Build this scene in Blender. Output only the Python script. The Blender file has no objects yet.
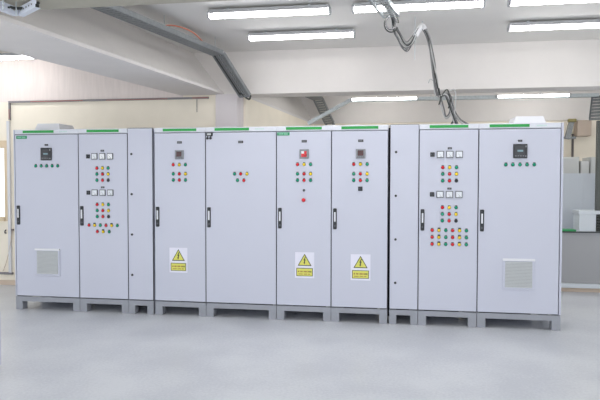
import bpy, bmesh, math, random
from mathutils import Vector, Matrix
random.seed(7)
COL = bpy.context.scene.collection
PI = math.pi

# ------------------------------------------------------------------ materials
def mat(name, col, rough=0.5, metal=0.0, emit=None, strength=0.0, bump=0.0, bscale=60.0, var=0.0, vscale=3.0, spec=0.5, stretch=(1, 1, 1)):
    m = bpy.data.materials.new(name); m.use_nodes = True
    nt = m.node_tree; b = nt.nodes['Principled BSDF']
    b.inputs['Base Color'].default_value = (*col, 1)
    b.inputs['Roughness'].default_value = rough
    b.inputs['Metallic'].default_value = metal
    b.inputs['Specular IOR Level'].default_value = spec
    if emit:
        b.inputs['Emission Color'].default_value = (*emit, 1)
        b.inputs['Emission Strength'].default_value = strength
    if var or bump:
        tc = nt.nodes.new('ShaderNodeTexCoord'); mp = nt.nodes.new('ShaderNodeMapping')
        mp.inputs['Scale'].default_value = stretch
        nt.links.new(tc.outputs['Object'], mp.inputs['Vector'])
    if var:
        n = nt.nodes.new('ShaderNodeTexNoise'); n.inputs['Scale'].default_value = vscale
        n.inputs['Detail'].default_value = 5
        nt.links.new(mp.outputs['Vector'], n.inputs['Vector'])
        r = nt.nodes.new('ShaderNodeValToRGB')
        r.color_ramp.elements[0].position = .3; r.color_ramp.elements[1].position = .7
        r.color_ramp.elements[0].color = (*[max(0, c * (1 - var)) for c in col], 1)
        r.color_ramp.elements[1].color = (*[min(1, c * (1 + var)) for c in col], 1)
        nt.links.new(n.outputs['Fac'], r.inputs['Fac']); nt.links.new(r.outputs['Color'], b.inputs['Base Color'])
    if bump:
        n2 = nt.nodes.new('ShaderNodeTexNoise'); n2.inputs['Scale'].default_value = bscale
        nt.links.new(mp.outputs['Vector'], n2.inputs['Vector'])
        bp = nt.nodes.new('ShaderNodeBump'); bp.inputs['Strength'].default_value = bump; bp.inputs['Distance'].default_value = .01
        nt.links.new(n2.outputs['Fac'], bp.inputs['Height']); nt.links.new(bp.outputs['Normal'], b.inputs['Normal'])
    return m

def srgb(r, g, b):
    f = lambda c: (c / 255 / 12.92) if c / 255 <= .04045 else ((c / 255 + .055) / 1.055) ** 2.4
    return (f(r), f(g), f(b))

M = {}
M['cab'] = mat('cabinet_powder_coat', srgb(203, 206, 221), .42, bump=.04, bscale=400)
M['header'] = mat('header_trim_paint', srgb(222, 225, 234), .4)
M['plinth'] = mat('plinth_grey', srgb(156, 159, 168), .5, var=.05, vscale=8)
M['gapshade'] = mat('dark_gap_shade', srgb(46, 48, 54), .7)  # for dark fillers added to put shade in gaps and openings
M['seal'] = mat('grey_door_seal', srgb(92, 94, 104), .7)
M['black'] = mat('black_plastic', srgb(42, 44, 50), .45)
M['dgrey'] = mat('dark_grey_plastic', srgb(78, 82, 88), .45)
M['mgrey'] = mat('mid_grey_plastic', srgb(140, 142, 148), .45)
M['screen'] = mat('display_glass', srgb(30, 34, 42), .15)
M['screenmark'] = mat('display_figures', srgb(120, 150, 160), .3)
M['white'] = mat('white_plastic', srgb(232, 233, 238), .4)
M['dial'] = mat('meter_dial_face', srgb(228, 232, 238), .08, spec=.8)
M['dialglare'] = mat('meter_dial_face_glare', srgb(245, 247, 250), .08, spec=.8)  # whiter dial face, with glare put into its colour
M['hdrgreen'] = mat('green_header_strip', srgb(34, 158, 72), .4)
M['tag'] = mat('green_tag', srgb(48, 150, 104), .45)
M['taglt'] = mat('pale_green_print', srgb(150, 205, 180), .45)
M['hdrprint'] = mat('header_print', srgb(190, 222, 214), .45)
M['red'] = mat('red_lens', srgb(214, 30, 44), .25)
M['yellow'] = mat('yellow_lens', srgb(240, 208, 30), .25)
M['green'] = mat('green_lens', srgb(14, 146, 112), .25)
M['dark_lens'] = mat('black_button_cap', srgb(34, 34, 40), .3)
M['redled'] = mat('dark_red_display', srgb(62, 18, 22), .15)
M['stick'] = mat('white_sticker', srgb(232, 232, 246), .5)
M['warn'] = mat('warning_yellow', srgb(222, 220, 104), .5)
M['warnedge'] = mat('warning_black_print', srgb(62, 66, 52), .5)
M['warnred'] = mat('warning_red_print', srgb(150, 90, 50), .5)
M['slat'] = mat('grille_slats', srgb(205, 209, 211), .5)
M['lever'] = mat('handle_lever', srgb(228, 230, 236), .3)
M['galv'] = mat('galvanised_steel', srgb(186, 194, 198), .38, .75, var=.12, vscale=25, bump=.03, bscale=80)
M['galvdull'] = mat('galvanised_steel_dull', srgb(140, 144, 146), .55, .35, var=.12, vscale=30)
M['whitesteel'] = mat('white_perforated_steel', srgb(215, 220, 232), .4)
M['ceil'] = mat('ceiling_plaster', srgb(228, 226, 222), .85, var=.02, vscale=2, bump=.05, bscale=30)
M['beam'] = mat('painted_concrete_beam', srgb(226, 222, 219), .8, var=.025, vscale=2.5, bump=.08, bscale=25)
M['beamwarm'] = mat('board_marked_concrete', srgb(234, 224, 220), .8, var=.04, vscale=6, bump=.15, bscale=18, stretch=(6, 6, .5))
M['cream'] = mat('cream_wall_paint', srgb(248, 240, 224), .8, var=.025, vscale=4, bump=.08, bscale=30)
M['wallgrey'] = mat('pale_column_paint', srgb(220, 214, 216), .8, var=.02, vscale=3)
M['wall'] = mat('white_wall_paint', srgb(222, 220, 216), .8, var=.02, vscale=2)
M['frame'] = mat('window_frame_paint', srgb(226, 206, 176), .6)
M['duct'] = mat('white_pvc', srgb(222, 222, 226), .4)
M['conduit'] = mat('grey_conduit', srgb(136, 132, 136), .5)
M['redwire'] = mat('red_cable', srgb(168, 118, 112), .5)
M['orange'] = mat('orange_cable', srgb(222, 140, 116), .5)
M['cable'] = mat('grey_cable', srgb(112, 112, 114), .5)
M['cabledark'] = mat('black_cable', srgb(52, 56, 54), .5)
M['cablelt'] = mat('light_cable', srgb(186, 186, 186), .5)
M['tape'] = mat('white_wrap', srgb(235, 235, 238), .6)
M['bench'] = mat('bench_panel_grey', srgb(200, 206, 213), .5)
M['benchlow'] = mat('bench_front_grey', srgb(166, 167, 170), .5)
M['benchedge'] = mat('bench_top_edge', srgb(60, 64, 64), .5)
M['locker'] = mat('locker_grey', srgb(196, 198, 197), .5)
M['boxwhite'] = mat('white_box_card', srgb(214, 220, 226), .5)
M['folder'] = mat('green_plastic', srgb(38, 150, 84), .4)
M['brown'] = mat('brown_board', srgb(188, 172, 158), .6)
M['olive'] = mat('olive_tin', srgb(140, 132, 84), .6)
M['pipe'] = mat('dark_pipe', srgb(92, 86, 86), .5)
M['ribbed'] = mat('dark_grey_green_steel', srgb(92, 96, 92), .5)
M['tube'] = mat('lit_diffuser', (1, 1, 1), .4, emit=(1.0, .985, .97), strength=19)
M['house'] = mat('luminaire_housing', srgb(176, 178, 182), .5)
M['skirt'] = mat('skirting_paint', srgb(214, 196, 178), .6)

def floor_mat():
    m = bpy.data.materials.new('epoxy_floor'); m.use_nodes = True
    nt = m.node_tree; b = nt.nodes['Principled BSDF']
    tc = nt.nodes.new('ShaderNodeTexCoord')
    n = nt.nodes.new('ShaderNodeTexNoise'); n.inputs['Scale'].default_value = 1.6; n.inputs['Detail'].default_value = 6
    n2 = nt.nodes.new('ShaderNodeTexNoise'); n2.inputs['Scale'].default_value = 45; n2.inputs['Detail'].default_value = 3
    mx = nt.nodes.new('ShaderNodeMix'); mx.data_type = 'FLOAT'; mx.inputs[0].default_value = .4
    nt.links.new(tc.outputs['Object'], n.inputs['Vector']); nt.links.new(tc.outputs['Object'], n2.inputs['Vector'])
    nt.links.new(n.outputs['Fac'], mx.inputs[2]); nt.links.new(n2.outputs['Fac'], mx.inputs[3])
    r = nt.nodes.new('ShaderNodeValToRGB')
    r.color_ramp.elements[0].position = .4; r.color_ramp.elements[1].position = .6
    r.color_ramp.elements[0].color = (*srgb(200, 203, 210), 1); r.color_ramp.elements[1].color = (*srgb(216, 219, 224), 1)
    nt.links.new(mx.outputs[0], r.inputs['Fac']); nt.links.new(r.outputs['Color'], b.inputs['Base Color'])
    b.inputs['Roughness'].default_value = .3
    r2 = nt.nodes.new('ShaderNodeMapRange'); r2.inputs['To Min'].default_value = .22; r2.inputs['To Max'].default_value = .42
    nt.links.new(n.outputs['Fac'], r2.inputs['Value']); nt.links.new(r2.outputs['Result'], b.inputs['Roughness'])
    bp = nt.nodes.new('ShaderNodeBump'); bp.inputs['Strength'].default_value = .06; bp.inputs['Distance'].default_value = .005
    nt.links.new(n2.outputs['Fac'], bp.inputs['Height']); nt.links.new(bp.outputs['Normal'], b.inputs['Normal'])
    return m
M['floor'] = floor_mat()

# ------------------------------------------------------------------ mesh builder
class MB:
    def __init__(s, *mats):
        s.bm = bmesh.new(); s.mats = list(mats)
    def mi(s, m):
        if m is None: return 0
        if m not in s.mats: s.mats.append(m)
        return s.mats.index(m)
    def _faces(s, geom_verts, idx):
        for f in {f for v in geom_verts for f in v.link_faces}: f.material_index = idx
    def box(s, x0, x1, y0, y1, z0, z1, m=None, bev=0.0, seg=2):
        i = s.mi(m)
        r = bmesh.ops.create_cube(s.bm, size=1)
        vs = r['verts']
        bmesh.ops.scale(s.bm, verts=vs, vec=(x1 - x0, y1 - y0, z1 - z0))
        bmesh.ops.translate(s.bm, verts=vs, vec=((x0 + x1) / 2, (y0 + y1) / 2, (z0 + z1) / 2))
        s._faces(vs, i)
        if bev:
            es = list({e for v in vs for e in v.link_edges})
            out = bmesh.ops.bevel(s.bm, geom=es, offset=bev, segments=seg, affect='EDGES', profile=.5)
            for f in out['faces']: f.material_index = i
        return s
    def cyl(s, p0, p1, r0, r1=None, n=16, m=None, bev=0.0):
        i = s.mi(m); r1 = r0 if r1 is None else r1
        p0 = Vector(p0); p1 = Vector(p1); d = p1 - p0
        r = bmesh.ops.create_cone(s.bm, cap_ends=True, segments=n, radius1=r0, radius2=r1, depth=d.length)
        q = d.to_track_quat('Z', 'Y').to_matrix().to_4x4()
        bmesh.ops.transform(s.bm, verts=r['verts'], matrix=Matrix.Translation((p0 + p1) / 2) @ q)
        s._faces(r['verts'], i)
        return s
    def dome(s, c, r, depth, m=None, n=16):
        """dome facing -Y"""
        i = s.mi(m)
        rr = bmesh.ops.create_uvsphere(s.bm, u_segments=n, v_segments=8, radius=r)
        bmesh.ops.scale(s.bm, verts=rr['verts'], vec=(1, depth / r, 1))
        bmesh.ops.translate(s.bm, verts=rr['verts'], vec=c)
        s._faces(rr['verts'], i)
        return s
    def prism(s, pts, d, m=None):
        """pts: polygon (3-D points), extruded by vector d"""
        i = s.mi(m); d = Vector(d)
        a = [s.bm.verts.new(p) for p in pts]; b = [s.bm.verts.new(Vector(p) + d) for p in pts]
        n = len(pts); fs = [s.bm.faces.new(a), s.bm.faces.new(b[::-1])]
        for k in range(n): fs.append(s.bm.faces.new((a[k], b[k], b[(k + 1) % n], a[(k + 1) % n])))
        for f in fs: f.material_index = i
        return s
    def hexa(s, a, b, m=None):
        """loft between two quads"""
        i = s.mi(m)
        va = [s.bm.verts.new(p) for p in a]; vb = [s.bm.verts.new(p) for p in b]
        fs = [s.bm.faces.new(va), s.bm.faces.new(vb[::-1])]
        for k in range(4): fs.append(s.bm.faces.new((va[k], vb[k], vb[(k + 1) % 4], va[(k + 1) % 4])))
        for f in fs: f.material_index = i
        return s
    def bar(s, p0, p1, w, h, m=None, up=(0, 0, 1)):
        p0 = Vector(p0); p1 = Vector(p1); d = (p1 - p0).normalized()
        u = Vector(up); sd = d.cross(u).normalized(); u = sd.cross(d).normalized()
        q = lambda p: [p + sd * (w / 2) + u * (h / 2), p - sd * (w / 2) + u * (h / 2), p - sd * (w / 2) - u * (h / 2), p + sd * (w / 2) - u * (h / 2)]
        return s.hexa(q(p0), q(p1), m)
    def tube(s, pts, r, m=None, n=8, smooth=6):
        i = s.mi(m)
        P = [Vector(p) for p in pts]
        if smooth and len(P) > 2:
            Q = [2 * P[0] - P[1]] + P + [2 * P[-1] - P[-2]]; out = []
            for k in range(1, len(Q) - 2):
                a, b, c, d = Q[k - 1:k + 3]
                for t in range(smooth):
                    t = t / smooth
                    out.append(.5 * ((2 * b) + (c - a) * t + (2 * a - 5 * b + 4 * c - d) * t * t + (3 * b - a - 3 * c + d) * t ** 3))
            out.append(P[-1]); P = out
        rings = []; ref = None
        for k, p in enumerate(P):
            t = (P[min(k + 1, len(P) - 1)] - P[max(k - 1, 0)]).normalized()
            if ref is None:
                ref = Vector((0, 0, 1)) if abs(t.z) < .9 else Vector((1, 0, 0))
            sd = t.cross(ref).normalized(); ref = sd.cross(t).normalized()
            rings.append([s.bm.verts.new(p + (sd * math.cos(2 * PI * j / n) + ref * math.sin(2 * PI * j / n)) * r) for j in range(n)])
        for a, b in zip(rings, rings[1:]):
            for j in range(n):
                f = s.bm.faces.new((a[j], a[(j + 1) % n], b[(j + 1) % n], b[j])); f.material_index = i; f.smooth = True
        f = s.bm.faces.new(rings[0][::-1]); f.material_index = i
        f = s.bm.faces.new(rings[-1]); f.material_index = i
        return s
    def mesh(s, name):
        bmesh.ops.recalc_face_normals(s.bm, faces=s.bm.faces)
        me = bpy.data.meshes.new(name); s.bm.to_mesh(me); s.bm.free()
        for k in s.mats: me.materials.append(M[k])
        return me
    def build(s, name, parent=None, loc=(0, 0, 0)):
        return link(name, s.mesh(name), parent, loc)

def link(name, me, parent=None, loc=(0, 0, 0)):
    o = bpy.data.objects.new(name, me); COL.objects.link(o); o.location = loc
    if parent: o.parent = parent
    return o
def tag(o, label, cat, group=None):
    o['label'] = label; o['category'] = cat
    if group: o['group'] = group
    return o
def thing(name, loc, label, cat, group=None):
    o = bpy.data.objects.new(name, None); COL.objects.link(o); o.location = loc; o.empty_display_size = .1
    return tag(o, label, cat, group)
def struct(o): o['kind'] = 'structure'; return o

# ------------------------------------------------------------------ room shell
CEIL = 3.25; BB = 2.68          # ceiling and beam soffit heights
WY = 1.46                       # plane of the left rear wall and of the middle cross beam
FY = 5.8                        # plane of the far cross beam / far wall
XL, XR, YB = -3.2, 10.0, -9.0
struct(MB('floor').box(XL - .2, XR + .2, YB, WY + .2, -.12, 0).box(1.9, XR + .2, WY + .2, FY + .5, -.12, 0).build('floor'))
struct(MB('ceil').box(XL - .2, XR + .2, YB, WY + .3, CEIL, CEIL + .15).box(1.9, XR + .2, WY + .3, FY + .5, CEIL, CEIL + .15).build('ceiling'))
# rear wall of the left bay, with the window opening at its left
w = MB('cream')
w.box(-1.17, 1.99, WY, WY + .2, 0, 2.64); w.box(1.52, 1.99, WY, WY + .2, 2.64, BB)
w.box(-2.5, -1.17, WY, WY + .2, 0, .98); w.box(-2.5, -1.17, WY, WY + .2, 1.99, 2.64)
w.box(XL, -2.5, WY, WY + .2, 0, 2.64)
struct(w.build('wall_back_left'))
struct(MB('beamwarm').box(XL, 1.52, WY + .001, WY + .3, 2.64, CEIL).build('trim_1'))
struct(MB('wallgrey').box(2.0, 2.3, WY - .06, WY + .26, 0, BB).build('trim_2'))            # column
struct(MB('beam').box(1.52, XR, WY, WY + .35, BB, CEIL).build('trim_3'))                 # middle cross beam
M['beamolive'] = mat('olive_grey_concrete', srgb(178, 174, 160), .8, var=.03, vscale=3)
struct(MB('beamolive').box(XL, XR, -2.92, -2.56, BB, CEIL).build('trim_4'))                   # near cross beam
struct(MB('beam').box(2.3, XR, FY, FY + .35, 2.69, CEIL).build('trim_5'))                # far cross beam
struct(MB('cream').box(2.6, XR, FY + .02, FY + .2, 0, 2.69).build('wall_back'))
# long beams: near bay (side face leans, soffit wider than the root) and its continuation in the far bay
def long_beam(y0, a, y1, b, name):
    def sec(y, xr, xl, lean): return [(xl, y, BB), (xr, y, BB), (xr, y, BB + .035), (xr - .035, y, BB + .05), (xr - lean, y, CEIL), (xl + .1, y, CEIL)]
    m = MB('beam'); A = [m.bm.verts.new(p) for p in sec(y0, *a)]; B = [m.bm.verts.new(p) for p in sec(y1, *b)]
    m.bm.faces.new(A); m.bm.faces.new(B[::-1])
    for k in range(6): m.bm.faces.new((A[k], B[k], B[(k + 1) % 6], A[(k + 1) % 6]))
    return struct(m.build(name))
long_beam(-2.56, (1.555, .70, .42), WY, (2.10, 1.50, .44), 'trim_6')
long_beam(WY + .35, (2.345, 1.75, .3), FY, (2.73, 2.05, .3), 'trim_7')
struct(MB('cream').prism([(2.335, WY + .26, 0), (2.725, FY, 0), (2.725, FY, BB), (2.335, WY + .26, BB)], (-.12, 0, 0)).build('wall_middle'))
lw = MB('wall').box(XL - .2, XL, YB, WY + .2, 0, .9).box(XL - .2, XL, YB, WY + .2, 2.7, CEIL)
for a, b in ((YB, -8.2), (-5.4, -5.0), (-2.9, -2.5), (.6, WY + .2)): lw.box(XL - .2, XL, a, b, .9, 2.7)  # spaces between these piers are openings added to let in daylight
struct(lw.build('wall_left'))
rw = MB('wall').box(XR, XR + .2, YB, FY + .4, 0, .8).box(XR, XR + .2, YB, FY + .4, 2.9, CEIL)
for a, b in ((YB, -2.2), (1.2, 2.6), (4.2, FY + .4)): rw.box(XR, XR + .2, a, b, .8, 2.9)  # openings left in this unseen wall for added side light
struct(rw.build('wall_right'))
# window in the left bay
wf = struct(MB('frame').box(-1.17, -1.125, WY - .03, WY + .03, .93, 2.09).box(-2.55, -2.5, WY - .03, WY + .03, .93, 2.09)
            .box(-2.5, -1.17, WY - .03, WY + .03, 1.99, 2.09).box(-2.5, -1.17, WY - .05, WY + .03, .93, .985)
            .box(-1.86, -1.82, WY + .03, WY + .08, .985, 1.99).build('window_1'))
g = bpy.data.materials.new('clear_glass'); g.use_nodes = True
gb = g.node_tree.nodes['Principled BSDF']; gb.inputs['Transmission Weight'].default_value = 1; gb.inputs['Roughness'].default_value = 0; gb.inputs['IOR'].default_value = 1.05
M['glass'] = g
MB('glass').box(-2.5, -1.17, WY + .05, WY + .056, .985, 1.99).build('window_pane', wf)
struct(MB('skirt').box(-2.9, 1.99, WY - .012, WY - .001, 0, .07).build('baseboard_left'))

# ------------------------------------------------------------------ cabinets
H0, H1 = .158, 2.108            # top of plinth, top of cabinet
def lamp_mesh(c, cap=False):
    m = MB('dgrey').cyl((0, 0, 0), (0, -.006, 0), .0185, n=20)
    m.box(-.012, .012, -.004, 0, .013, .024, 'dgrey')
    m.dome((0, -.006, 0), .016, .010, c)
    if cap: m.box(-.014, .014, -.010, -.003, .013, .029, 'black', .002)
    return m.mesh('indicator_light')
LAMP = {c: lamp_mesh(c) for c in ('red', 'yellow', 'green')}
LAMP['black'] = lamp_mesh('dark_lens'); SEL = lamp_mesh('yellow', True)
def meter(face):
    m = MB('dgrey').box(-.036, .036, -.012, 0, -.036, .036, None, .003)
    m.box(-.0285, .0285, -.0135, -.01, -.0285, .0285, face)
    m.box(-.004, .020, -.0142, -.0135, -.024, -.021, 'dgrey')
    m.bar((.012, -.0140, -.016), (-.012, -.0140, .008), .0015, .001, 'black', (0, 1, 0))
    return m.mesh('analog_meter')
METER = {'dial': meter('dial'), 'dialglare': meter('dialglare')}
SWITCH = MB('black').box(-.023, .023, -.008, 0, -.023, .023, None, .003).cyl((0, -.006, 0), (0, -.018, 0), .015, n=20, m='dgrey')\
    .box(-.004, .004, -.026, -.015, -.016, .016, 'black', .002).mesh('selector_switch')
pl = MB('black').box(-.028, .028, -.003, 0, -.013, .013)
for k in (-.016, -.003, .010): pl.box(k - .004, k + .004, -.0036, -.003, -.006, .006, 'mgrey')
PLATE = pl.mesh('nameplate')
SMALLPLATE = MB('black').box(-.021, .021, -.003, 0, -.010, .010).box(-.010, .010, -.0035, -.003, -.003, .003, 'mgrey').mesh('nameplate')
HANDLE = MB('black').box(-.019, .019, -.008, 0, -.112, .112, None, .009, 3).box(-.0085, .0085, -.018, -.007, -.030, .072, 'lever', .003)\
    .cyl((0, -.008, -.075), (0, -.013, -.075), .011, n=16, m='dgrey').mesh('handle')
LOCK = MB('black').cyl((0, 0, 0), (0, -.006, 0), .013, n=18).box(-.002, .002, -.008, -.005, -.007, .007, 'dgrey').mesh('quarter_turn_lock')
def relay(face_w, kind):
    if kind == 'controller':
        h = .076
        m = MB('black').box(-.068, .068, -.018, 0, -.072, .072, None, .005)
        m.box(-.056, .040, -.0195, -.016, -.058, .058, 'screen')
        m.box(-.03, .026, -.0202, -.0195, -.006, .012, 'screenmark')
        for k in range(4): m.box(-.05 + .024 * k, -.038 + .024 * k, -.0202, -.0195, -.052, -.044, 'mgrey')
        m.box(.045, .060, -.0202, -.018, .038, .056, 'mgrey'); m.box(.045, .060, -.0202, -.018, -.056, -.044, 'mgrey')
        return m.mesh('power_controller')
    m = MB('mgrey').box(-.05, .05, -.015, 0, -.05, .05, None, .003)
    m.box(-.044, .044, -.0165, -.013, -.044, .044, 'mgrey')
    if kind == 'multimeter':
        m.box(-.032, .03, -.0175, -.015, -.022, .036, 'redled')
        for k in range(4): m.box(-.034 + .018 * k, -.022 + .018 * k, -.018, -.0165, -.04, -.03, 'dgrey')
        return m.mesh('panel_multimeter')
    m.box(-.030, .028, -.0175, -.015, -.032, .030, 'red')
    m.box(-.030, .0, -.018, -.0165, .004, .030, 'white')
    m.box(-.006, .028, -.035, -.016, -.018, -.002, 'red', .003)
    return m.mesh('rotary_isolator')
CTRL = relay(0, 'controller'); MULTI = relay(0, 'multimeter'); ISO = relay(0, 'isolator')

def sticker_mesh():
    m = MB('stick').box(-.105, .105, -.0012, 0, -.14, .14)
    tri = lambda s, y, mt, cz: m.prism([(-s, y, cz - s * .78), (s, y, cz - s * .78), (0, y, cz + s * .95)], (0, .0008, 0), mt)
    tri(.076, -.002, 'warnedge', .052); tri(.062, -.0026, 'warn', .050)
    # lightning bolt
    m.prism([(.006, -.0034, .092), (-.014, -.0034, .052), (-.003, -.0034, .052), (-.010, -.0034, .026), (-.014, -.0034, .030), (-.004, -.0034, .008), (.008, -.0034, .028), (.002, -.0034, .030), (.013, -.0034, .062), (.002, -.0034, .062), (.014, -.0034, .088)], (0, .0008, 0), 'warnedge')
    m.box(-.09, .09, -.0022, -.001, -.120, -.032, 'warnedge'); m.box(-.083, .083, -.0030, -.0015, -.114, -.038, 'warn')
    x = -.072
    for wd in (.02, .03, .036, .012, .034):
        n = max(2, int(wd / .009))
        for k in range(n): m.box(x + k * .009, x + k * .009 + .006, -.0036, -.003, -.078, -.062, 'warnred' if wd != .034 else 'warnedge')
        x += wd + .006
    x = -.066
    for wd in (.05, .04, .03):
        for k in range(int(wd / .008)): m.box(x + k * .008, x + k * .008 + .005, -.0036, -.003, -.102, -.092, 'warnred')
        x += wd + .008
    return m.mesh('warning_sticker')
STICK = sticker_mesh()
def vent_mesh():
    m = MB('cab').box(-.155, .155, -.010, 0, -.16, .16, None, .006)
    m.box(-.132, .132, -.0105, -.009, -.135, .132, 'mgrey')
    for k in range(18):
        z = -.130 + k * .0148
        m.prism([(-.132, -.010, z), (-.132, -.018, z - .004), (-.132, -.018, z - .001), (-.132, -.010, z + .008)], (.264, 0, 0), 'slat')
    m.box(-.158, .158, -.022, 0, .138, .162, 'white', .005)
    m.box(-.158, .158, -.014, 0, -.162, -.150, 'cab', .004)
    return m.mesh('vent_grille')
VENT = vent_mesh()
STRIP = MB('hdrgreen').box(-.195, .195, -.003, 0, -.0145, .0145).mesh('green_strip')
tg = MB('tag').box(-.068, .068, -.003, 0, -.017, .017)
for a, b in ((-.052, -.008), (.008, .046)):
    k = a
    while k < b: tg.box(k, k + .007, -.0036, -.003, -.008, .008, 'taglt'); k += .0105
TAGM = tg.mesh('identification_tag')

def cabinet(x0, w, label, devices, handle=True, narrow=False, endl=0.0, endr=0.0, strip=True, locks=(), roof=None, gapl=False):
    root = thing('electrical_cabinet' if not narrow else 'busbar_cabinet', (x0, 0, 0), label, 'electrical cabinet', None)
    e = .0008
    body = MB('cab').box(-endl + e, w + endr - e, .024, .6, H0, H1 - .001, None, .003)
    if gapl: body.box(-.0175, -.001, .25, .27, H0, H1 - .01, 'gapshade').box(-.0175, -.001, .30, .32, 0.02, H0, 'gapshade')  # dark strips added to give the gap its shade
    if endl: body.box(-endl + e, -.001, .0, .03, H0 + .004, H1 - .001, None, .002)
    if endr: body.box(w + .003, w + endr - e, .0, .03, H0 + .004, H1 - .001, None, .002)
    body.build('body', root)
    # plinth: rails and feet with openings
    p = MB('plinth'); fw = .085 if w > .35 else .075
    a, b = -endl + .002, w + endr - .002
    p.box(a, b, .004, .02, .098, H0 - .004, None, .002)
    p.box(a, b, .58, .596, .098, H0 - .004, None, .002)
    p.box(a, a + .016, .02, .58, .098, H0 - .004); p.box(b - .016, b, .02, .58, .098, H0 - .004)
    for xa, xb in ((a, a + fw), (b - fw, b)):
        for ya, yb in ((.004, .10), (.50, .596)): p.box(xa, xb, ya, yb, 0, .10, None, .003)
    p.box(a + .016, a + (b - a) * .80, .585, .59, .002, .10, 'gapshade')  # dark plate added to keep the plinth opening in shade
    p.build('plinth', root)
    top = H1 - .003 if narrow else 2.047
    g = .0055
    MB('seal').box(e + .001, w - e - .001, .010, .0235, H0 + .003, top + .006).build('door_seal', root)
    d = MB('cab').box(g, w - g, 0, .0095, H0 + .008, top, None, .003).build('door', root)
    def dev(name, me, x, z, lab=None, y=-.0002):
        o = link(name, me, d, (x, y, z))
        if lab: o['label'] = lab
        return o
    if handle: dev('handle', HANDLE, .040, 1.112)
    for z in locks: dev('quarter_turn_lock', LOCK, .113 if x0 > 3 else .052 - .003, z, 'small black door lock')
    if not narrow:
        h = MB('header').box(e, w - e, .004, .0236, 2.057, H1 - .001, None, .002).build('header_panel', root)
        s = link('green_strip', STRIP, h, (.30, .0038, 2.0825)); s['label'] = 'bright green marking strip'
        if w > .7:
            pr = MB('hdrprint')
            for k in range(9): pr.box(.565 + k * .011, .572 + k * .011, .0030, .0039, 2.076, 2.088)
            pr.build('header_print', h)['label'] = 'faint pale green print'
    for name, me, x, z, lab in devices: dev(name, me, x, z, lab)
    if roof:
        hx = roof
        m = MB('white'); q = lambda dx, dy, z: [(hx - .165 + dx, .13 + dy, z), (hx + .165 - dx, .13 + dy, z), (hx + .165 - dx, .48 - dy, z), (hx - .165 + dx, .48 - dy, z)]
        m.hexa(q(.004, 0, H1 + .010), q(.030, .02, H1 + .082)); m.box(hx - .155, hx + .155, .14, .47, H1 - .001, H1 + .010, 'mgrey')
        m.build('roof_vent_hood', root)['label'] = 'white sloping vent hood on the cabinet roof'
    return root
def L(c, x, z, lab=True):
    nm = {'red': 'red', 'yellow': 'yellow', 'green': 'green', 'black': 'black'}
    if c == 'sel': return ('selector_light', SEL, x, z, 'yellow light with black cap')
    if c == 'black': return ('push_button', LAMP['black'], x, z, 'black push button')
    return ('indicator_light', LAMP[c], x, z, f'{c} indicator light')
def row(cols, xs, z): return [L(c, x, z) for c, x in zip(cols, xs)]
R3 = ('red', 'yellow', 'green'); R3b = ('green', 'red', 'yellow'); R3c = ('green', 'red', 'green'); R3k = ('green', 'red', 'black')

def controller_set(cx):
    d = [('nameplate', SMALLPLATE, cx + .005, 1.928, None), ('power_controller', CTRL, cx + .006, 1.822, 'square dark controller with a display')]
    d += row(['green'] * 5, [cx + .006 + k * .069 for k in range(-2, 3)], 1.685)
    d.append(('vent_grille', VENT, cx + .006, .565, 'white framed ventilation grille'))
    return d
def relay_set(cx, me, name, lab):
    xs = (cx - .071, cx, cx + .071)
    return [('nameplate', PLATE, cx + .002, 1.943, None), (name, me, cx + .002, 1.806, lab)] + row(R3, xs, 1.694) + row(R3b, xs, 1.592) + row(R3c, xs, 1.523)
def metering_set(cx, rows, face):
    d = []
    for k, (zl, zm) in enumerate(((1.855, 1.793), (1.438, 1.379))):
        d.append(('nameplate', SMALLPLATE, cx, zl + .002, None))
        d.append(('selector_switch', SWITCH, cx - .175, zm, None))
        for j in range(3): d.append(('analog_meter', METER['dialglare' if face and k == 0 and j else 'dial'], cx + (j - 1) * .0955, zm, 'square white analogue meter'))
    xs = (cx - .069, cx, cx + .069)
    d += row(R3, xs, 1.658) + row(R3b, xs, 1.590) + row(R3k, xs, 1.520)
    d += row(R3, xs, 1.243) + row(R3b, xs, 1.174) + row(R3k, xs, 1.105)
    x6 = [cx - .171 + .0692 * k for k in range(6)]
    for r in range(rows):
        d += row(('red', 'sel', 'green', 'red', 'sel', 'green'), x6, 1.005 - r * .0725)
    return d

XS = [0, .8, 1.4, 1.718, 2.318, 3.118, 3.718, 4.336, 4.636, 5.236]
d1 = controller_set(.4) + [('identification_tag', TAGM, .092, 2.018, 'small green tag in the top corner')]
cabinet(XS[0], .8, 'wide light grey electrical cabinet at the left end of the row with a ventilation grille', d1, endl=.016, roof=.335)
d2 = metering_set(.298, 1, True) + row(('red', 'sel', 'green'), (.229, .300, .374), .933)
cabinet(XS[1], .6, 'light grey electrical cabinet with six meters and a single row of lower lights', d2)
cabinet(XS[2], .3, 'narrow blank grey cabinet with four small locks beside the left cabinet with meters', [], False, True, locks=(1.817, 1.364, .906, .446))
d3 = relay_set(.298, MULTI, 'panel_multimeter', 'grey panel multimeter with a dark red display') + [('warning_sticker', STICK, .281, .627, 'white sticker with yellow lightning warning')]
cabinet(XS[3], .6, 'light grey electrical cabinet with a warning sticker right of the left narrow cabinet', d3, gapl=True)
clip = MB('black').box(-.036, .036, -.022, 0, -.020, .020, None, .006).box(-.022, .020, -.0235, -.02, -.010, .011, 'slat').mesh('door_monitor')
blk = MB('black').cyl((0, 0, 0), (0, -.014, 0), .013, n=16).box(-.004, .004, -.006, 0, .008, .03, 'black').mesh('door_contact')
cx = .402
d4 = [('nameplate', PLATE, cx, 1.942, None)] + row(('green', 'red', 'yellow'), (cx - .07, cx, cx + .071), 1.592) + row(('green', 'red'), (cx - .036, cx + .035), 1.521)
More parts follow.
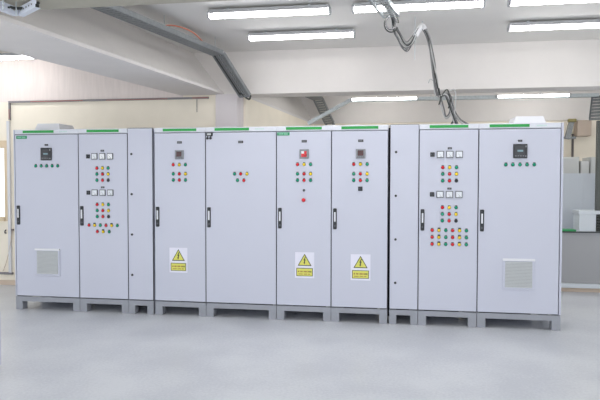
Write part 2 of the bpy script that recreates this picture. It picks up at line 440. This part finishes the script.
d4 += [('door_monitor', clip, .050, 2.028, 'small black device with pale screen'), ('door_contact', blk, .026, 1.985, 'small black round fitting'), ('door_contact', blk, .060, 1.985, 'small black round fitting')]
cabinet(XS[4], .8, 'wide plain grey electrical cabinet with only five small lights and no grille', d4)
knob = MB('mgrey').cyl((0, 0, 0), (0, -.005, 0), .015, n=20).cyl((0, -.004, 0), (0, -.014, 0), .011, n=20, m='dgrey').box(-.004, .004, -.022, -.012, -.014, .012, 'black', .002).mesh('rotary_switch')
emer = MB('mgrey').cyl((0, 0, 0), (0, -.010, 0), .017, n=20).cyl((0, -.008, 0), (0, -.026, 0), .012, n=20, m='red').dome((0, -.030, 0), .021, .011, 'red').mesh('emergency_button')
cx = .304
d5 = relay_set(cx, ISO, 'rotary_isolator', 'square grey switch with a red handle')
d5 += [('rotary_switch', knob, cx, 1.416, 'small dark rotary switch'), ('emergency_button', emer, cx - .001, 1.311, 'red mushroom emergency button'),
       ('identification_tag', TAGM, .078, 2.024, 'small green tag in the top corner'), ('warning_sticker', STICK, .312, .606, 'white sticker with yellow lightning warning')]
cabinet(XS[5], .6, 'light grey electrical cabinet with a red emergency button above its warning sticker', d5)
cx = .309
d6 = relay_set(cx, MULTI, 'panel_multimeter', 'grey panel multimeter with a dark red display')
d6 += [('selector_switch', SWITCH, cx, 1.435, 'black square selector switch'), ('warning_sticker', STICK, .315, .597, 'white sticker with yellow lightning warning')]
cabinet(XS[6], .6, 'light grey electrical cabinet with a warning sticker left of the dark vertical gap', d6)
cabinet(XS[7], .3, 'narrow blank grey cabinet with four small locks right of the dark vertical gap', [], False, True, gapl=True)
# its locks stand closer to the left edge
nar = bpy.data.objects['busbar_cabinet.001']
door = [c for c in nar.children if c.name.startswith('door') and 'seal' not in c.name][0]
for z in (1.821, 1.362, .902, .442):
    link('quarter_turn_lock', LOCK, door, (.063, -.0002, z))['label'] = 'small black door lock'
d8 = metering_set(.311, 3, False)
cabinet(XS[8], .6, 'light grey electrical cabinet with six meters and three rows of lower lights', d8)
d9 = controller_set(.4)
cabinet(XS[9], .8, 'wide light grey electrical cabinet at the right end of the row with a ventilation grille', d9, endr=.024, roof=.524)

# ------------------------------------------------------------------ luminaires
def luminaire(x0, x1, y, z, label, group='fluorescent ceiling lights'):
    l = x1 - x0
    r = thing('ceiling_light', (x0, y, z), label, 'ceiling light', group)
    MB('house').box(0, l, -.055, .055, .012, .045, None, .01).box(.02, l - .02, -.062, .062, .004, .014).build('housing', r)
    # rounded diffuser
    pts = [(.012, .046 * math.cos(a), .006 + .042 * math.sin(a)) for a in [PI + PI * k / 10 for k in range(11)]]
    MB('tube').prism(pts, (l - .024, 0, 0)).build('diffuser', r)
    for a, b in ((-.012, .011), (l - .011, l + .012)):
        MB('house').box(a, b, -.050, .050, -.037, .03, None, .008).build('end_cap', r)
    for a in (.2, l - .2):
        MB('galv').box(a - .012, a + .012, -.02, .02, .044, CEIL - z).build('mounting_bracket', r)
    return r
ZL = 3.185
luminaire(2.53, 3.75, -.50, ZL, 'long lit ceiling light at the left of the front row of three')
luminaire(3.98, 5.20, -.50, ZL, 'long lit ceiling light behind the upper end of the cable bundle')
luminaire(5.43, 6.65, -.50, ZL, 'long lit ceiling light in the upper right corner')
luminaire(2.70, 3.92, .47, ZL, 'long lit ceiling light just below the leftmost one, nearer the cross beam')
luminaire(5.60, 6.82, .47, ZL, 'long lit ceiling light just below the upper right one, nearer the cross beam')
luminaire(3.50, 4.62, 4.92, 3.213, 'distant lit ceiling light seen under the cross beam, left of the cable bundle')
luminaire(6.35, 7.50, 5.0, 3.213, 'distant lit ceiling light seen under the cross beam, at the right')
luminaire(-1.60, -.36, .95, 3.17, 'bright ceiling light at the left edge, under the long beam')
for x in (1.6, 4.4, 7.2):  # out-of-view fill lights added to brighten the room
    luminaire(x, x + 1.22, -4.6, ZL, 'added fill light behind the near cross beam')
    luminaire(x, x + 1.22, -7.2, ZL, 'added fill light behind the near cross beam')
for x in (2.55, 3.95):  # extra fill lights added to brighten the long beam, ceiling and floor
    luminaire(x, x + 1.22, -1.5, ZL, 'fill light added in a row just above the upper edge of the picture')
for x in (2.9, 4.6, 6.3, 8.0):  # unseen fill lights added to brighten the far bay
    luminaire(x, x + 1.22, 3.1, ZL, 'added fill light hidden above the middle cross beam')
luminaire(.86, 1.50, -2.45, 2.63, 'added lit fitting standing in for a warm reflection in the top left corner')  # added lit fitting in place of a reflection on the metal

# ------------------------------------------------------------------ cable trays
def tray(name, pts, wdt, hgt, label, cat, mt='galvdull', step=.055, gapf=.18, parent=None):
    m = MB(mt); P = [Vector(p) for p in pts]
    for a, b in zip(P, P[1:]):
        d = (b - a); Ln = d.length; d.normalize()
        up = Vector((0, 0, 1))
        sd = d.cross(up).normalized(); u = sd.cross(d).normalized()
        for s in (-1, 1):
            o = sd * (s * wdt / 2)
            m.bar(a + o + u * hgt / 2, b + o + u * hgt / 2, .003, hgt)
            m.bar(a + o * .93 + u * .001, b + o * .93 + u * .001, wdt * .14, .002)
        n = int(Ln / step)
        for k in range(n):
            p = a + d * (k + .25) * Ln / n
            m.bar(p, p + d * (Ln / n) * (1 - gapf), wdt * .99, .002)
    o = m.build(name); 
    if label: tag(o, label, cat)
    return o
t1 = thing('cable_tray', (1.55, -1.95, 3.06), 'grey steel cable tray along the long beam that bends down at the column', 'cable tray')
def child(o, p):
    o.parent = p; o.matrix_parent_inverse = Matrix.Translation(-Vector(p.location)); return o
child(tray('tray_run', [(1.62, -2.1, 3.06), (2.225, .77, 3.06), (2.42, 1.32, 2.62)], .16, .055, None, None), t1)
for x, y in ((1.93, -.35), (2.18, .62)):
    child(MB('galv').cyl((x + .06, y, 3.07), (x + .06, y, CEIL), .004, n=8).build('hanger_rod'), t1)
c = MB('cabledark')
for k in range(4):
    o = (-.05 + .03 * k)
    c.tube([(1.64 + o, -2.1, 3.075), (2.22 + o, .76, 3.08), (2.42 + o, 1.3, 2.645)], .010, 'cable' if k % 2 else 'cabledark', smooth=0)
c.tube([(2.38, 1.26, 2.67), (2.46, 1.38, 2.60), (2.50, 1.34, 2.64)], .012, 'cabledark')
tag(c.build('cable_bundle'), 'grey cables lying in the tray along the long beam', 'cables')
tag(MB('orange').tube([(1.90, -.30, 3.12), (1.97, -.22, 3.18), (2.06, -.05, 3.20), (2.14, .15, 3.18), (2.19, .38, 3.11)], .008).build('flexible_cord'), 'thin orange cord arching over the cable tray', 'cord')
t2 = tray('cable_tray', [(2.47, 1.95, 2.72), (2.52, 2.6, 3.08), (2.90, 5.1, 3.08), (3.07, 5.55, 2.66), (3.12, 5.62, 2.35)], .20, .055, 'grey cable tray beyond the cross beam, bending down above the cabinets', 'cable tray')
# galvanised trunking across the far bay
t3 = thing('cable_trunking', (3.7, 2.6, 2.7), 'shiny galvanised trunking running level below the cross beam', 'cable trunking')
m = MB('galv').box(0, 3.50, -.04, .04, 0, .05, None, .004)
m.bar((.02, 0, .025), (-.62, 0, -.315), .07, .05)
m.build('trunking_run', t3)
for x in (1.2, 1.42, 2.73): MB('galv').cyl((x, 0, .045), (x, 0, .54), .004, n=8).build('hanger_rod', t3)
for x in (.9, 2.1): MB('galv').box(x - .004, x + .004, -.043, .043, -.003, .053).build('joint_strap', t3)
t4 = tray('cable_tray', [(7.20, 2.62, 2.735), (7.10, 2.4, 2.36)], .15, .05, 'short grey cable tray sloping down at the right end of the trunking', 'cable tray', 'galvdull')
v = MB('ribbed').box(7.10, 7.32, 2.30, 2.36, .0, 2.34)
for k in range(38): v.box(7.105, 7.315, 2.292, 2.301, .86 + k * .039, .875 + k * .039, 'ribbed')
tag(v.build('riser_duct'), 'dark ribbed vertical duct at the right edge of the picture', 'duct')
for xa, xb, lb in ((3.72, 4.72, 'slim lit tube light fixed along the trunking, left of the hanging cables'), (5.80, 6.82, 'slim lit tube light fixed along the trunking, at the right')):
    r = thing('tube_light', (xa, 2.54, 2.728), lb, 'tube light', None)
    MB('tube').cyl((.03, 0, 0), (xb - xa - .03, 0, 0), .015, n=14).build('tube', r)
    for e in (0, xb - xa - .03): MB('house').cyl((e, 0, 0), (e + .03, 0, 0), .021, n=14).build('end_cap', r)
    for e in (.15, xb - xa - .15): MB('house').box(e - .008, e + .008, .008, .0195, -.012, .012).build('clip', r)
# tray that brings the cables over the middle of the room
t5 = thing('cable_tray', (4.2, -1.2, 3.08), 'grey cable tray at the ceiling from which the cable bundle hangs', 'cable tray')
child(tray('tray_run', [(3.98, -2.3, 3.08), (4.345, -.52, 3.08)], .15, .05, None, None, 'galv', .06, .5), t5)
for x, y in ((4.30, -.68),):
    child(MB('galv').cyl((x, y, 3.09), (x, y, CEIL), .005, n=8).build('hanger_rod'), t5)
# hanging power cables
base = [(4.16, -1.4, 3.11), (4.335, -.55, 3.12), (4.37, -.36, 3.03), (4.41, -.05, 3.03), (4.49, .2, 2.965), (4.565, .28, 3.02), (4.66, .3, 3.19), (4.73, .3, 3.08), (4.775, .3, 2.83), (4.805, .3, 2.62), (4.84, .3, 2.44), (4.93, .3, 2.46), (4.985, .3, 2.32), (5.04, .3, 2.13)]
cols = ['cable', 'cabledark', 'cablelt', 'cable', 'cablelt', 'cabledark', 'cable', 'cablelt', 'cable']
for k in range(9):
    a = 2 * PI * k / 9; rr = .017
    pts = []
    for i, p in enumerate(base):
        sp = rr * (1.0 + .9 * math.sin(i * 1.3 + k)) ; tw = a + i * .55
        sag = (-.05 + .012 * k) * (1 if 2 <= i <= 5 else .0)
        pts.append((p[0] + sp * math.cos(tw), p[1] + sp * math.sin(tw), p[2] + (sp * math.sin(tw) * .3 if i < 12 else abs(sp) * .4) + sag))
    o = MB(cols[k]).tube(pts, .0065).build('power_cable')
    tag(o, {'cable': 'mid grey', 'cabledark': 'dark', 'cablelt': 'pale grey'}[cols[k]] + ' cable in the bundle hanging from the ceiling to the cabinets', 'cable', 'hanging cables: ' + cols[k].replace('cablelt', 'pale').replace('cabledark', 'dark').replace('cable', 'grey'))
o = MB('cable')
for k in range(2):
    r = .065 + .02 * k
    o.tube([(4.345 + r * math.cos(t) * .8, -.45 + .02 * k, 3.05 + r * math.sin(t)) for t in [2 * PI * j / 12 for j in range(12)]] , .007, 'cabledark' if k else 'cable')
tag(o.build('cable_coil'), 'small loop of dark cable at the end of the ceiling tray', 'cable')
o = MB('tape').tube([(4.60, .3, 3.09), (4.63, .3, 3.15), (4.67, .3, 3.20), (4.70, .3, 3.16)], .030, n=10)
o.cyl((4.67, .3, 3.19), (4.67, .3, CEIL), .006, n=8, m='galv')
tag(o.build('cable_wrap'), 'white wrapping around the cable bundle just below the ceiling', 'cable wrap')
tag(MB('galv').cyl((4.587, .1, 2.80), (4.587, .1, CEIL), .0035, n=8).build('threaded_rod'), 'thin threaded rod hanging from the ceiling beside the cables', 'rod')
o = MB('cable')
o.tube([(4.87, .32, 2.44), (4.91, .32, 2.30), (4.93, .32, 2.22), (4.97, .32, 2.27), (4.955, .32, 2.40), (4.90, .32, 2.47)], .008, 'cable')
o.tube([(4.86, .35, 2.42), (4.90, .35, 2.27), (4.94, .35, 2.20), (5.00, .35, 2.28), (4.99, .35, 2.42), (4.93, .35, 2.47), (4.88, .35, 2.46)], .008, 'cablelt')
o.tube([(4.85, .27, 2.52), (4.87, .27, 2.40), (4.85, .27, 2.34), (4.89, .27, 2.45), (4.94, .27, 2.50), (4.97, .27, 2.38), (4.95, .27, 2.30)], .006, 'cabledark')
o.tube([(4.74, .29, 2.58), (4.76, .29, 2.62), (4.80, .29, 2.60)], .006, 'cablelt')
o.tube([(4.88, .30, 2.46), (4.97, .30, 2.49), (5.02, .30, 2.50), (5.03, .30, 2.36), (5.01, .30, 2.2)], .006, 'cablelt')
tag(o.build('cable_loop'), 'loose loop of spare cable hanging above the right meter cabinet', 'cable')
o = MB('cablelt')
for k, (dx, c_) in enumerate(((0, 'cable'), (.03, 'cablelt'), (-.03, 'cabledark'), (.05, 'cable'))):
    o.tube([(4.93 + dx * .4, .38, 2.47), (4.985 + dx * .3, .38, 2.42), (5.0 + dx * .4, .37, 2.30), (5.04 + dx * .9, .36, 2.19), (5.06 + dx * 2.6, .34, 2.122)], .010, c_)
o.box(4.98, 5.15, .30, .42, 2.108, 2.124, 'cable', .004)
tag(o.build('cable_entry'), 'splayed cables entering the roof of the right meter cabinet', 'cable')
for k, (xa, xb, c_) in enumerate(((3.55, 4.15, 'tape'), (4.05, 4.80, 'cablelt'), (4.35, 4.95, 'cable'))):
    pts = [(xa + (xb - xa) * j / 7, .25 + .05 * k + .02 * math.sin(j * 2 + k), 2.117 + (0.012 * abs(math.sin(j * 1.1 + k)) if 0 < j < 7 else 0)) for j in range(8)]
    tag(MB(c_).tube(pts, .009).build('loose_cable'), ['white', 'pale grey', 'mid grey'][k] + ' loose cable lying on the cabinet roofs', 'cable')

# white perforated channel and black cables in the top-left corner
pf = thing('perforated_channel', (1.94, -2.70, 2.60), 'white perforated steel channel bent at a corner, top left', 'cable channel')
def perf(a, b, nm):
    a = Vector(a); b = Vector(b); d = (b - a).normalized(); L_ = (b - a).length; m = MB('whitesteel')
    hh = .027; u = Vector((0, 0, 1))
    m.bar(a + u * (hh - .008), b + u * (hh - .008), .003, .016); m.bar(a + u * (-hh + .012), b + u * (-hh + .012), .003, .024)
    n = int(L_ / .045)
    for k in range(n + 1):
        p = a + d * min(k * L_ / n, L_ - .011); m.bar(p + u * .003, p + d * .026 + u * .003, .003, .020)
    sd = d.cross(u) * (.017 if b.x < a.x else -.017)
    m.bar(a + sd - u * hh, b + sd - u * hh, .034, .003)
    return m.build(nm)
child(perf((1.92, -2.69, 2.635), (1.86, -3.30, 2.635), 'channel_side'), pf)
child(perf((1.925, -2.69, 2.635), (2.15, -2.85, 2.635), 'channel_side'), pf)
for y in (-2.75, -2.88): child(MB('galv').cyl((1.95, y, 2.59), (1.95, y, BB), .004, n=8).build('hanger_rod'), pf)
o = MB('cabledark').tube([(1.80, -3.30, 2.65), (1.86, -2.95, 2.655), (1.92, -2.74, 2.645), (2.04, -2.74, 2.65), (2.14, -2.80, 2.65)], .010)
o.tube([(1.83, -3.30, 2.632), (1.89, -2.72, 2.632)], .018, 'cabledark', smooth=0)
o.tube([(1.94, -2.665, 2.632), (2.13, -2.805, 2.632)], .018, 'cabledark', smooth=0)
tag(o.build('cable_bundle'), 'black cables lying in the white perforated channel, top left', 'cables')

# ------------------------------------------------------------------ left wall fittings
o = thing('wall_conduit', (-1.09, WY - .02, 2.4), 'thin grey conduit along the top of the cream wall, dropping at the left', 'conduit')
MB('conduit').box(0, 2.98, -.012, .019, .228, .252).box(0, .02, -.012, .019, -.02, .228).build('conduit_run', o)
MB('redwire').box(.35, 1.15, -.016, -.012, .232, .244).box(1.5, 2.4, -.016, -.012, .230, .240).box(2.75, 2.98, -.016, -.012, .232, .246).box(.004, .016, -.016, -.012, .0, .14).build('red_cable', o)
o = thing('wall_trunking', (-1.105, WY - .03, 0), 'white vertical plastic trunking on the cream wall beside the window', 'trunking')
MB('duct').box(-.022, .022, 0, .029, .17, 2.37, None, .003).build('trunking_run', o)
MB('conduit').box(-.35, .04, -.004, .029, .155, .185).build('trunking_branch', o)
tag(MB('pipe').tube([(-1.17, WY - .014, .80), (-1.172, WY - .03, .785), (-1.168, WY - .035, .76), (-1.16, WY - .02, .755)], .009).build('wall_hook'), 'small dark hook on the wall below the window', 'hook')
tag(MB('pipe').box(-1.075, -1.045, WY - .03, WY, .79, .815, None, .004).tube([(-1.06, WY - .016, .80), (-1.09, WY - .03, .60), (-1.16, WY - .02, .35), (-1.22, WY - .02, .2)], .004, 'skirt').build('cable_clip'), 'small dark clip on the wall right of the white trunking', 'clip')
tag(MB('pipe').cyl((1.72, WY - .008, 2.45), (1.72, WY - .008, 2.63), .004, n=8).build('hanging_wire'), 'thin dark cord down the wall just left of the pale column', 'cord')

# low cabinet just inside the left edge of the picture
o = thing('pedestal_cabinet', (.945, -2.6, 0), 'low pale grey cabinet cut off by the left edge of the picture', 'cabinet')
MB('cab').box(.0, .42, .0, .45, .08, .50, None, .004).build('body', o)
MB('dgrey').box(.02, .40, .02, .43, 0, .08).build('plinth', o)
MB('cab').box(.005, .415, -.018, .0, .09, .49, None, .003).build('door', o)

# ------------------------------------------------------------------ right side: bench and things behind it
o = thing('workbench', (6.3, 2.25, 0), 'long grey workbench with a dark top edge beyond the right end cabinet', 'workbench')
MB('benchlow').box(0, 2.7, .02, .60, .12, .815).build('body', o)
MB('boxwhite').box(-.0, 2.7, -.03, .60, .06, .118, None, .004).build('base_rail', o)
MB('skirt').box(.0, 2.7, .02, .58, 0, .06).build('plinth', o)
MB('bench').box(-.02, 2.72, -.01, .60, .818, .83).build('worktop', o)
MB('benchedge').box(-.02, 2.72, -.016, -.0101, .816, .832).build('worktop_edge', o)
MB('bench').box(0, .8, .60, .63, .06, 1.632, None, .003).box(1.05, 2.7, .60, .63, .06, 1.632).box(.8, 1.05, .60, .63, .06, 1.632).build('back_panel', o)
o = thing('storage_box', (6.885, 2.30, .831), 'white lidded box on the grey workbench at the right edge', 'box')
MB('boxwhite').box(0, .40, 0, .28, 0, .25, None, .006).build('body', o); MB('boxwhite').box(-.012, .412, -.012, .292, .235, .285, None, .006).build('lid', o)
tag(MB('folder').box(6.60, 6.835, 2.245, 2.40, .831, .858, None, .005).build('plastic_tray'), 'flat green plastic piece on the workbench left of the white box', 'tray')
def locker(x0, x1, h, label, y=4.0):
    r = thing('metal_locker', (x0, y, 0), label, 'locker'); w = x1 - x0
    MB('locker').box(0, w, .02, .45, .0, h, None, .006).build('body', r)
    n = 2 if w > .5 else 1
    for k in range(n):
        d = MB('locker').box(.006 + k * w / n, (k + 1) * w / n - .006, 0, .019, .08, h - .02, None, .004).build('door', r)
        MB('dgrey').box((k + .5) * w / n + .08 * (1 if k == 0 else -1) - .008, (k + .5) * w / n + .08 * (1 if k == 0 else -1) + .008, -.02, -.0005, .95, 1.1, None, .003).build('handle', d)
locker(6.55, 7.37, 1.915, 'grey metal locker behind the workbench, nearest the right end cabinet')
locker(7.385, 7.525, 1.85, 'lower narrow grey locker between the two taller ones behind the workbench')
locker(7.54, 8.36, 1.912, 'grey metal locker behind the workbench, at the right edge of the picture')
tag(MB('pipe').cyl((7.735, 5.72, .0), (7.735, 5.72, 2.42), .022, n=12).build('vertical_pipe'), 'dark vertical pipe on the far cream wall above the lockers', 'pipe')
tag(MB('brown').box(7.77, 8.02, 5.55, 5.80, 2.37, 2.66, None, .01).build('wall_box'), 'brownish box high on the far wall right of the dark pipe', 'box')
tag(MB('galvdull').bar((7.68, 5.6, 2.66), (7.60, 5.6, 2.32), .12, .08).box(7.50, 7.75, 5.56, 5.66, 2.32, 2.36).build('duct_elbow'), 'grey slanting duct piece high on the far wall above the pipe', 'duct')
tag(MB('olive').box(7.60, 7.74, 5.50, 5.60, 2.63, 2.69, None, .01).build('junction_box'), 'small olive box under the far beam above the lockers', 'junction box')

# ------------------------------------------------------------------ world, camera
W = bpy.data.worlds.new('World'); bpy.context.scene.world = W; W.use_nodes = True
bg = W.node_tree.nodes['Background']; bg.inputs['Color'].default_value = (.93, .965, 1.0, 1); bg.inputs['Strength'].default_value = 2.6

cam = bpy.data.cameras.new('camera'); co = bpy.data.objects.new('camera', cam); COL.objects.link(co)
co.location = (4.396, -6.2828, 1.5197)
yaw, pit, roll = -.1606, -.0328, .0015
fw = Vector((math.sin(yaw) * math.cos(pit), math.cos(yaw) * math.cos(pit), math.sin(pit)))
rt = Vector((math.cos(yaw), -math.sin(yaw), 0)); up = rt.cross(fw)
r2 = math.cos(roll) * rt + math.sin(roll) * up; u2 = -math.sin(roll) * rt + math.cos(roll) * up
co.rotation_euler = Matrix((r2, u2, -fw)).transposed().to_euler()
cam.sensor_width = 36; cam.lens = 589.7 / 600 * 36; cam.clip_end = 100
sc = bpy.context.scene; sc.camera = co
sc.view_settings.view_transform = 'Standard'; sc.view_settings.look = 'None'; sc.view_settings.gamma = 1
sc.view_settings.use_curve_mapping = False; sc.view_settings.exposure = -0.17
